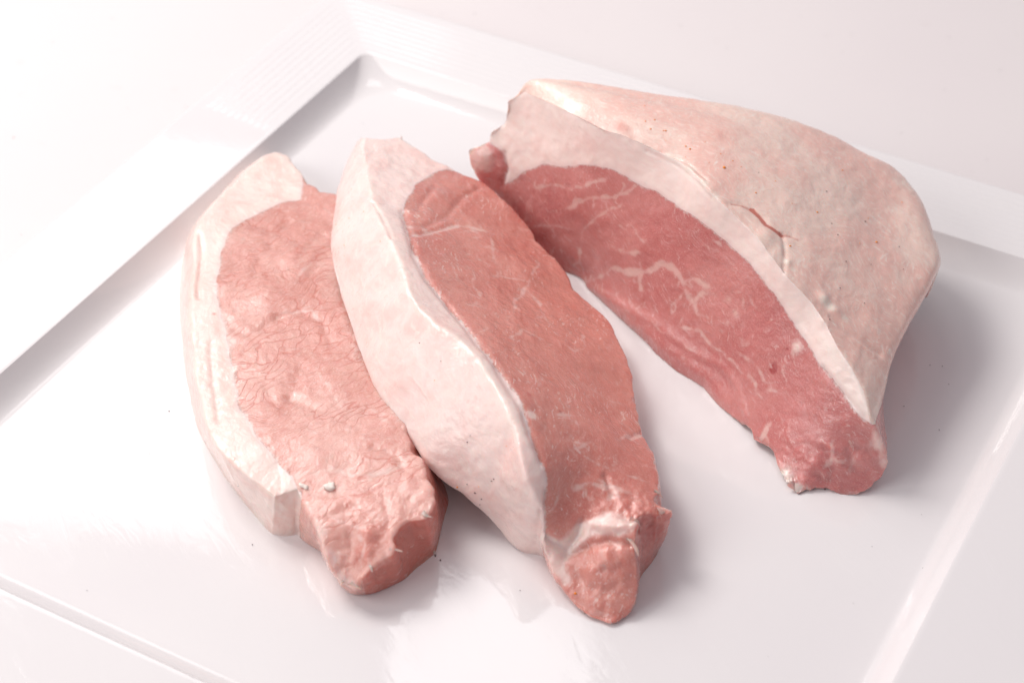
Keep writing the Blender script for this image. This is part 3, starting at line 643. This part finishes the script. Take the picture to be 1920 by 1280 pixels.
for i in range(nL):
    if i < 4: back.append(end_px[i])
    else:
        f = (i - 4) / (nL - 5)
        # ground line under the far side, from the right end to the left end
        if i < nL - 9:
            g = np.array([(1684, 588), (1670, 520), (1600, 440), (1480, 390), (1330, 380), (1150, 400), (1040, 420)]); x = min(1.0, (i - 4) / (nL - 14)) * (len(g) - 1); a = min(int(x), len(g) - 2)
            p = g[a] * (1 - (x - a)) + g[a + 1] * (x - a); back.append((p[0], p[1], .05))
        else:
            k = i - (nL - 9); z = [.1, .6, 1.2, 1.7, 2.1, 2.4, 2.7, 3.2, 3.8][k]
            back.append((0, at(low[i][0], low[i][1], low[i][2]) * .55 + at(1010, 400 - 50 * z, z) * .45))
def w3(p): return at(*p) if len(p) == 3 else p[1]
T3w = [w3(p) for p in Tb]; B3w = [w3(p) for p in S3 + back]
def mixring(f, lift):
    r = []
    for i in range(nE + nL):
        p = T3w[i] * (1 - f) + B3w[i] * f
        if i < nE:
            uu = i / (nE - 1); p = p + np.array([0, 0, lift * (1 - .55 * uu ** 3)])
        elif i < nE + 4: p = p + np.array([-.28, -.05, 0]) * 4 * f * (1 - f)
        r.append((0, p))
    return r
lastring = []
for i in range(nE + nL):
    p = B3w[i].copy()
    if i < nE: p = p * np.array([1, 1, 0]) + np.array([-.25, .12, p[2] * .35])
    lastring.append((0, p))
Cp = Piece('pork_joint', [Tb, mixring(.3, .30), mixring(.65, .36), mixring(1.0, .0), lastring], 150, seed=21, jitter=.02, wallcurve=lambda q, t, ids, outw: q, edge_smooth=2, ragged=[(nE + 2, nE + 16, .06), (nE + 27, nE + 36, .06)])
# fat band on the cut face: from the left corner down to the lower tip
seam3 = [(938, 277), (948, 295), (951, 318), (944, 346), (966, 333), (988, 317), (1017, 307), (1052, 307), (1100, 310), (1139, 315), (1167, 326), (1187, 342), (1209, 352), (1238, 360), (1264, 377), (1292, 397), (1325, 422), (1350, 445), (1379, 470), (1400, 493), (1420, 516), (1447, 547), (1475, 583), (1511, 642), (1546, 690), (1586, 741), (1615, 778)]
Cp.build(seam3, nE + 32, nE - 1 + .25)
# the wall above the outline from the left corner to the tip is the rind
Cp.veins([([(1103, 525), (1126, 515), (1148, 504), (1180, 509), (1203, 512), (1228, 502), (1244, 494), (1267, 502), (1283, 531), (1289, 554), (1297, 563)], .055, 1.0), ([(1203, 512), (1200, 530), (1204, 545)], .05, .9), ([(1283, 528), (1299, 521), (1318, 531), (1330, 540)], .05, .9), ([(1261, 600), (1261, 575), (1273, 559), (1285, 540)], .035, .8), ([(1297, 563), (1317, 547), (1340, 552)], .035, .8), ([(1297, 563), (1305, 590), (1330, 600)], .03, .7),
          ([(1065, 390), (1091, 377), (1116, 371), (1148, 365), (1177, 355), (1200, 346)], .045, .95), ([(1001, 355), (1039, 345), (1078, 352), (1110, 342), (1142, 334)], .03, .8), ([(1097, 461), (1091, 438), (1103, 422), (1126, 403), (1155, 387), (1180, 371)], .03, .7), ([(1091, 464), (1088, 490), (1098, 520)], .035, .8), ([(1001, 422), (1039, 419), (1081, 432)], .03, .8), ([(1148, 464), (1177, 469), (1206, 470)], .035, .8), ([(1196, 430), (1204, 445), (1216, 452)], .04, .8),
          ([(1315, 458), (1337, 454), (1353, 464)], .03, .7), ([(1257, 607), (1313, 622), (1340, 654), (1376, 674), (1400, 702), (1420, 718), (1421, 749)], .035, .8), ([(1150, 559), (1222, 599), (1269, 634), (1317, 666), (1340, 672)], .025, .55), ([(1420, 828), (1439, 800), (1460, 780)], .035, .8), ([(1240, 420), (1270, 440), (1290, 432)], .03, .6), ([(1540, 880), (1556, 862), (1560, 835), (1570, 820)], .03, .7), ([(1556, 862), (1580, 868), (1590, 850)], .03, .7), ([(1595, 890), (1600, 860), (1610, 840)], .03, .6),
          ([(1330, 480), (1370, 500), (1400, 540)], .025, .5), ([(1160, 420), (1180, 440), (1180, 460)], .025, .6), ([(1380, 660), (1420, 680), (1440, 720)], .03, .6), ([(1480, 720), (1470, 740), (1440, 730)], .03, .6), ([(1640, 800), (1650, 830), (1650, 870)], .06, .8)], fill=170, angle=-.2, fill_s=.40, spread=.7)
Cp.blobs([(1451, 690, .10, 2.2), (1453, 682, .07, 1.2), (1478, 652, .06, 1.0), (1495, 650, .2, -1.0), (1365, 560, .16, -.5), (1380, 590, .18, -.55), (1395, 610, .14, -.4), (1170, 425, .3, -.2), (935, 335, .2, .5), (888, 295, .4, -.9), (905, 282, .35, -.8), (915, 312, .3, -.5), (990, 430, .6, .5), (1030, 480, .6, .6), (970, 390, .4, .5), (1060, 500, .4, .5),  # some spots paint glow on the left lump, shade in the lower-left gap
          (1480, 880, .25, -.5), (1470, 895, .18, -.5), (1493, 915, .12, -1.1), (1640, 830, .2, -.6), (1655, 870, .2, -.4), (1580, 880, .5, .2), (1540, 800, .8, .12), (1240, 620, .6, .1), (1350, 740, .6, .12), (1540, 910, .3, -.3)])
Cp.tonelines([([(1412, 394), (1426, 406), (1437, 420), (1450, 431), (1463, 439)], .05, 1.7), ([(1372, 382), (1392, 384), (1412, 394)], .05, .7), ([(1463, 439), (1480, 443), (1495, 450)], .06, .6), ([(1405, 400), (1440, 432), (1468, 446)], .22, .25),
              ([(1459, 862), (1468, 896), (1488, 910), (1510, 914)], .13, -.6), ([(1640, 800), (1658, 846), (1660, 872)], .12, -.5), ([(1555, 912), (1575, 924), (1606, 924), (1635, 912)], .10, -.35), ([(895, 277), (881, 285), (884, 307), (898, 334)], .10, -.5)])
Cp.blobs([ (1350, 255, .5, .38), (1400, 250, .4, .35), (1150, 232, .35, .4), (1172, 240, .25, .45), (1490, 300, .25, .35), (1185, 255, .2, .4), (1685, 380, .3, .35), (1610, 650, .4, .2), (1545, 560, .16, -1.0), (1560, 575, .16, -.9), (1585, 592, .14, -.8), (1470, 460, .1, -.9), (1472, 490, .12, -.8), (1490, 505, .12, -.8), (1510, 500, .1, -.7),
          (1260, 290, .25, -.7), (1290, 315, .22, -.8), (1320, 345, .2, -.8), (1130, 240, .15, -.6), (1050, 200, .15, -.6), (1340, 370, .2, -.7), (1500, 620, .14, -.3)])
Cp.groove([([(1367, 382), (1390, 384), (1410, 394), (1425, 406), (1445, 428), (1465, 440), (1485, 444)], .03, .10), ([(1468, 440), (1472, 470), (1470, 510)], .05, .06), ([(1091, 524), (1150, 559), (1222, 599), (1269, 634), (1317, 666), (1356, 690), (1382, 718), (1398, 775)], -.05, .14), ([(1110, 540), (1180, 590), (1250, 648), (1330, 708), (1390, 770)], -.10, .28),
           ([(1545, 690), (1586, 741), (1620, 782)], .04, .07), ([(1560, 590), (1600, 625), (1650, 660)], .05, .09), ([(1545, 600), (1570, 620), (1640, 665)], -.03, .08), ([(1416, 828), (1432, 838), (1452, 848)], .06, .08), ([(1555, 900), (1560, 870), (1545, 840)], .04, .07), ([(1600, 905), (1600, 870), (1590, 840)], .04, .07), ([(946, 288), (950, 318), (940, 350)], .08, .08), ([(1210, 285), (1270, 312), (1310, 345), (1335, 370)], .03, .04), ([(1240, 283), (1290, 306), (1325, 340)], .03, .035), ([(1636, 790), (1652, 840), (1660, 868)], -.03, .08)])
Cp.bumps([(1250, 440, 1.2, .10), (1120, 400, 1.0, .08), (1430, 660, 1.0, .06), (1570, 850, .4, .08), (1530, 870, .3, .06), (905, 300, .35, .12), (1545, 556, .18, .10), (1478, 492, .12, .06), (1570, 580, .16, .06), (1440, 440, .25, .05), (1495, 650, .12, .04), (1625, 860, .35, .08), (1480, 820, .5, .06)])
Cp.roughen([(1560, 890, 1.2, .05), (1480, 880, .7, .05), (905, 300, .6, .05), (1650, 850, .6, .03)])
Cp.displace([(.45, .05, 2, 45), (1.4, .016, 3, 49), (4.5, .007, 2, 52)])
# the rind is every wall face above the outline from the left corner to the tip
ixs = np.arange(Cp.N); rindcol = (Cp.ids < nE - 1 + .45) | (Cp.ids > nE + nL - 1.5)
wall = np.where((Cp.part == 2) | (Cp.part == 3))[0]
fv = Cp.F[wall]; colid = np.where(fv >= Cp.ncap, (fv - Cp.ncap) % Cp.N, 10 ** 6).min(1)
isr = np.zeros(len(wall), bool); good = colid < Cp.N; isr[good] = rindcol[colid[good]]
Cp.part[wall[isr]] = 5
lean_c = lean_material('lean pork deep', (.64, .25, .23), (.565, .183, .172), (.42, .07, .068), (.69, .385, .36), marble=.45, wet=.9, crack=.2, fibre=.25, rough=.34, gl=.9)
fat_c = fat_material('firm back fat', base=(.92, .775, .72), pink=(.90, .67, .62), cream=(.93, .83, .77), sscale=(.4, 3, 3), bumpk=.55, rough=.34, mott=.5)
rind_m = skin_material('pale rind')
root3 = tag(empty('pork_joint', (3, 5, 0)), 'thick raw pork joint with pale rind on top, right of the two slices', 'pork joint')
parts3 = Cp.emit(root3, (3, 5, 0), [('lean_meat', (0, 3, 4), lean_c), ('fat_layer', (1, 2, 6), fat_c), ('rind', (5,), rind_m)])

# ------------------------------------------------------------------ small things
def lump(name, p, r, mat, seed, flat=.6, parent=None):
    import bmesh
    bm = bmesh.new(); bmesh.ops.create_icosphere(bm, subdivisions=3, radius=1)
    V = np.array([v.co[:] for v in bm.verts]); F = np.array([[v.index for v in f.verts] for f in bm.faces]); bm.free()
    V = V * (1 + .45 * fbm(V + seed * 7.3, 1.4, 3, seed))[:, None] * np.array(r) + np.array([0, 0, 0])
    n = len(V)
    o = mesh_object(name, V, F, mat, parent, dict(P=('FLOAT_VECTOR', V + seed), fatd=('FLOAT', np.full(n, -1.)), vein=('FLOAT', np.zeros(n)), tone=('FLOAT', np.zeros(n)), **extra(V, seed)))
    o.location = [c * S for c in p]
    return o
crumb = simple_material('crumb of fat', (.90, .80, .73), .45)
q = A.near(617, 914)
tag(lump('fat_crumb', q + np.array([0, 0, .025]), (.15, .11, .07), crumb, 4), 'larger white crumb of fat lying on the lower lean of the leftmost slice', 'fat crumb')
q = A.near(571, 911)
tag(lump('fat_crumb', q + np.array([0, 0, .03]), (.12, .06, .06), crumb, 9), 'thin sliver of fat at the end of the narrow fat strip', 'fat crumb')

def shred(piece, root, loc, mat, px, py, dx, dy, length, r, drop=.1, seed=1):
    '''a thin torn strand of membrane hanging off a cut edge; dx, dy are along and across the piece'''
    p = piece.near(px, py); d = dx * piece.e1 + dy * piece.e2; d = d / np.linalg.norm(d); d[2] = min(d[2], 0.0)
    up = np.array([0, 0, 1.0]); side = np.cross(d, up); side /= np.linalg.norm(side); n, k = 14, 8; V = []
    for i in range(n):
        t = i / (n - 1); c = p - d * .12 + d * (length + .12) * t + np.array([0, 0, -drop * t * t]) + side * .05 * math.sin(3 * t + seed)
        w_ = r * (1 - t) ** .7 * (1 + .3 * math.sin(7 * t + seed)) + .004
        for j in range(k):
            a = 2 * math.pi * j / k; V.append(c + side * w_ * 1.5 * math.cos(a) + up * w_ * .45 * math.sin(a))
    V = np.array(V); V[:, 2] = np.maximum(V[:, 2], .004); F = [[i * k + j, i * k + (j + 1) % k, (i + 1) * k + (j + 1) % k, (i + 1) * k + j] for i in range(n - 1) for j in range(k)]
    m_ = len(V); P_ = np.stack([(V - piece.c) @ piece.e1, (V - piece.c) @ piece.e2, (V - piece.c) @ piece.n], 1)
    return mesh_object('torn_shred', V - np.array(loc), F, mat, root, dict(P=('FLOAT_VECTOR', P_), fatd=('FLOAT', np.ones(m_)), vein=('FLOAT', np.zeros(m_)), tone=('FLOAT', np.full(m_, -.55)), **extra(P_, seed)))
for a_ in ((742, 1027, .7, .6, .16, .05, .05, 1), (668, 1097, .8, .3, .14, .06, .06, 2), (812, 1036, .9, .2, .13, .03, .1, 3), (640, 1084, 1, -.2, .12, .05, .08, 4), (700, 1062, 1, .3, .12, .045, .08, 5), (800, 962, .5, .8, .12, .05, .05, 6)):
    shred(A, root, (-4, -2, 0), lean_a, *a_[:4], *a_[4:])
for a_ in ((1240, 955, .1, 1, .32, .06, .04, 1), (1184, 1012, 1, -.1, .40, .05, .16, 2), (1190, 975, .6, .6, .15, .05, .08, 3), (1234, 925, .5, .8, .14, .04, .05, 4), (1100, 1145, 1, -.3, .10, .05, .05, 5), (750, 257, -1, .3, .12, .02, -.02, 6)):
    shred(Bp, root2, (0, 0, 0), lean_b, *a_[:4], *a_[4:])
for a_ in ((1490, 912, .9, -.3, .22, .06, .1, 1), (1575, 920, .9, .1, .14, .05, .06, 3), (1545, 910, .9, -.3, .12, .05, .06, 4)):
    shred(Cp, root3, (3, 5, 0), lean_c, *a_[:4], *a_[4:])

def specks(name, items, mat, parent=None, loc=(0, 0, 0), seed=1):
    """many tiny flattened grains, too small to pick apart"""
    rng = np.random.RandomState(seed); Vs, Fs = [], []
    base = np.array([(math.cos(a), math.sin(a), 0) for a in np.linspace(0, 2 * math.pi, 7)[:-1]] + [(0, 0, .5), (0, 0, -.5)])
    f = np.array([(i, (i + 1) % 6, 6) for i in range(6)] + [((i + 1) % 6, i, 7) for i in range(6)])
    for p, r in items:
        v = base * r * 1.5 * rng.uniform(.7, 1.25, (8, 1)); p = p + (CP - p) / np.linalg.norm(CP - p) * .012; Fs.append(f + 8 * len(Vs)); Vs.append(v + p - np.array(loc))
    o = mesh_object(name, np.concatenate(Vs), np.concatenate(Fs), mat, parent); o['kind'] = 'stuff'
    return o
orange = simple_material('orange spice', (.95, .30, .015), .5); blackm = simple_material('dark grains', (.05, .04, .04), .5)
ZF = lambda zx, zy: (1200 + zx / 3.048, 180 + zy / 3.048)
rp = [(27, 142, 2), (85, 136, 2.2), (63, 188, 2.2), (130, 195, 2), (150, 200, 2.2), (260, 287, 2), (286, 303, 2.4), (484, 412, 3.6), (462, 332, 1.6), (530, 367, 1.6), (664, 556, 2), (1158, 420, 2), (1014, 663, 2.2), (1347, 833, 2.8), (854, 857, 2.2), (390, 378, 1.3), (262, 350, 1.3), (580, 405, 1.2), (1300, 695, 1.2), (1502, 606, 1.6), (775, 490, 1.2), (150, 258, 1.2), (1252, 843, 1.2), (866, 614, 1.2), (25, 55, 1.4), (375, 262, 1.2)]
dp = [(1068, 546, 1.7), (1092, 727, 1.6), (1128, 790, 1.7), (1290, 714, 1.9), (1174, 942, 1.6), (1146, 1100, 1.4), (1502, 985, 1.3), (1478, 857, 1.3), (1320, 965, 1.2), (1286, 1180, 1.4), (680, 434, 1.2), (1082, 1275, 1.6)]
K = .0052
specks('spice_grains', [(Cp.near(*ZF(x, y)), r * K * 1.7) for x, y, r in rp], orange, root3, (3, 5, 0), 2)
specks('dark_grains', [(Cp.near(*ZF(x, y)), r * K * 1.5) for x, y, r in dp], blackm, root3, (3, 5, 0), 3)
ZC = lambda zx, zy: (600 + zx / 3.048, 230 + zy / 3.048)
ZD = lambda zx, zy: (700 + zx / 2.207, 600 + zy / 2.207)
specks('spice_grains', [(Bp.near(*ZC(x, y)), r * K * 1.5) for x, y, r in [(180, 380, 1.6), (248, 507, 1.8), (140, 700, 1.8), (168, 545, 1.5), (92, 583, 1.8), (345, 680, 1.3), (138, 765, 1.3)]] + [(Bp.near(*ZD(x, y)), r * K * 1.5) for x, y, r in [(348, 688, 2.2), (252, 245, 1.3), (833, 1125, 3.6), (550, 517, 1.3), (437, 685, 1.3)]], orange, root2, (0, 0, 0), 5)
specks('dark_grains', [(Bp.near(*ZD(x, y)), r * K * 1.5) for x, y, r in [(192, 95, 1.8), (390, 500, 1.8), (497, 657, 1.8), (418, 715, 2.4), (488, 662, 1.6), (445, 742, 1.6), (440, 760, 1.4), (388, 683, 1.4), (280, 168, 1.2), (402, 478, 1.2)]], blackm, root2, (0, 0, 0), 6)
specks('dark_grains', [(A.near(448, 911), .011), (A.near(820, 1040), .006)], blackm, root, (-4, -2, 0), 7)
dust = [(27, 735, 3.2), (317, 770, 2.6), (473, 1020, 2.4), (826, 1049, 3.2), (163, 1106, 1.6), (280, 850, 1.4), (680, 232, 2), (570, 350, 1.8), (1744, 684, 2.4), (1767, 686, 2), (1695, 761, 2.2), (1761, 805, 2), (1779, 720, 1.8), (975, 1106, 1.8), (1760, 1075, 1.4), (1635, 1024, 1.4), (1600, 1130, 1.2), (1728, 964, 1.4), (1730, 1064, 1.8), (120, 1190, 1.4), (1440, 1230, 1.2)]
specks('dust_grains', [(at(x, y, .012 if 280 < x < 1800 or y < 1000 else .012), r * K * .95) for x, y, r in dust], blackm, plate, (0, 0, TZ), 8)
tdust = [(98, 80, 2.2), (26, 258, 2.4), (349, 200, 1.4), (240, 204, 1.4), (40, 440, 1.2), (1276, 48, 2), (1362, 90, 1.8), (1780, 70, 2), (1770, 169, 1.8), (1690, 250, 1.6), (1597, 64, 1.6), (1875, 133, 2), (1580, 98, 1.4), (1290, 170, 1.2), (890, 26, 2), (830, 48, 2), (1100, 60, 1.2), (210, 35, 1.6), (1500, 30, 1.2), (1850, 300, 1.4)]
dgray = simple_material('grey dust', (.22, .2, .2), .6)
tag(specks('table_dust', [(at(x, y, TZ + .006), r * K * 1.5) for x, y, r in tdust], dgray, None, (0, 0, 0), 9), 'tiny grey dust grains scattered on the white table', 'dust')
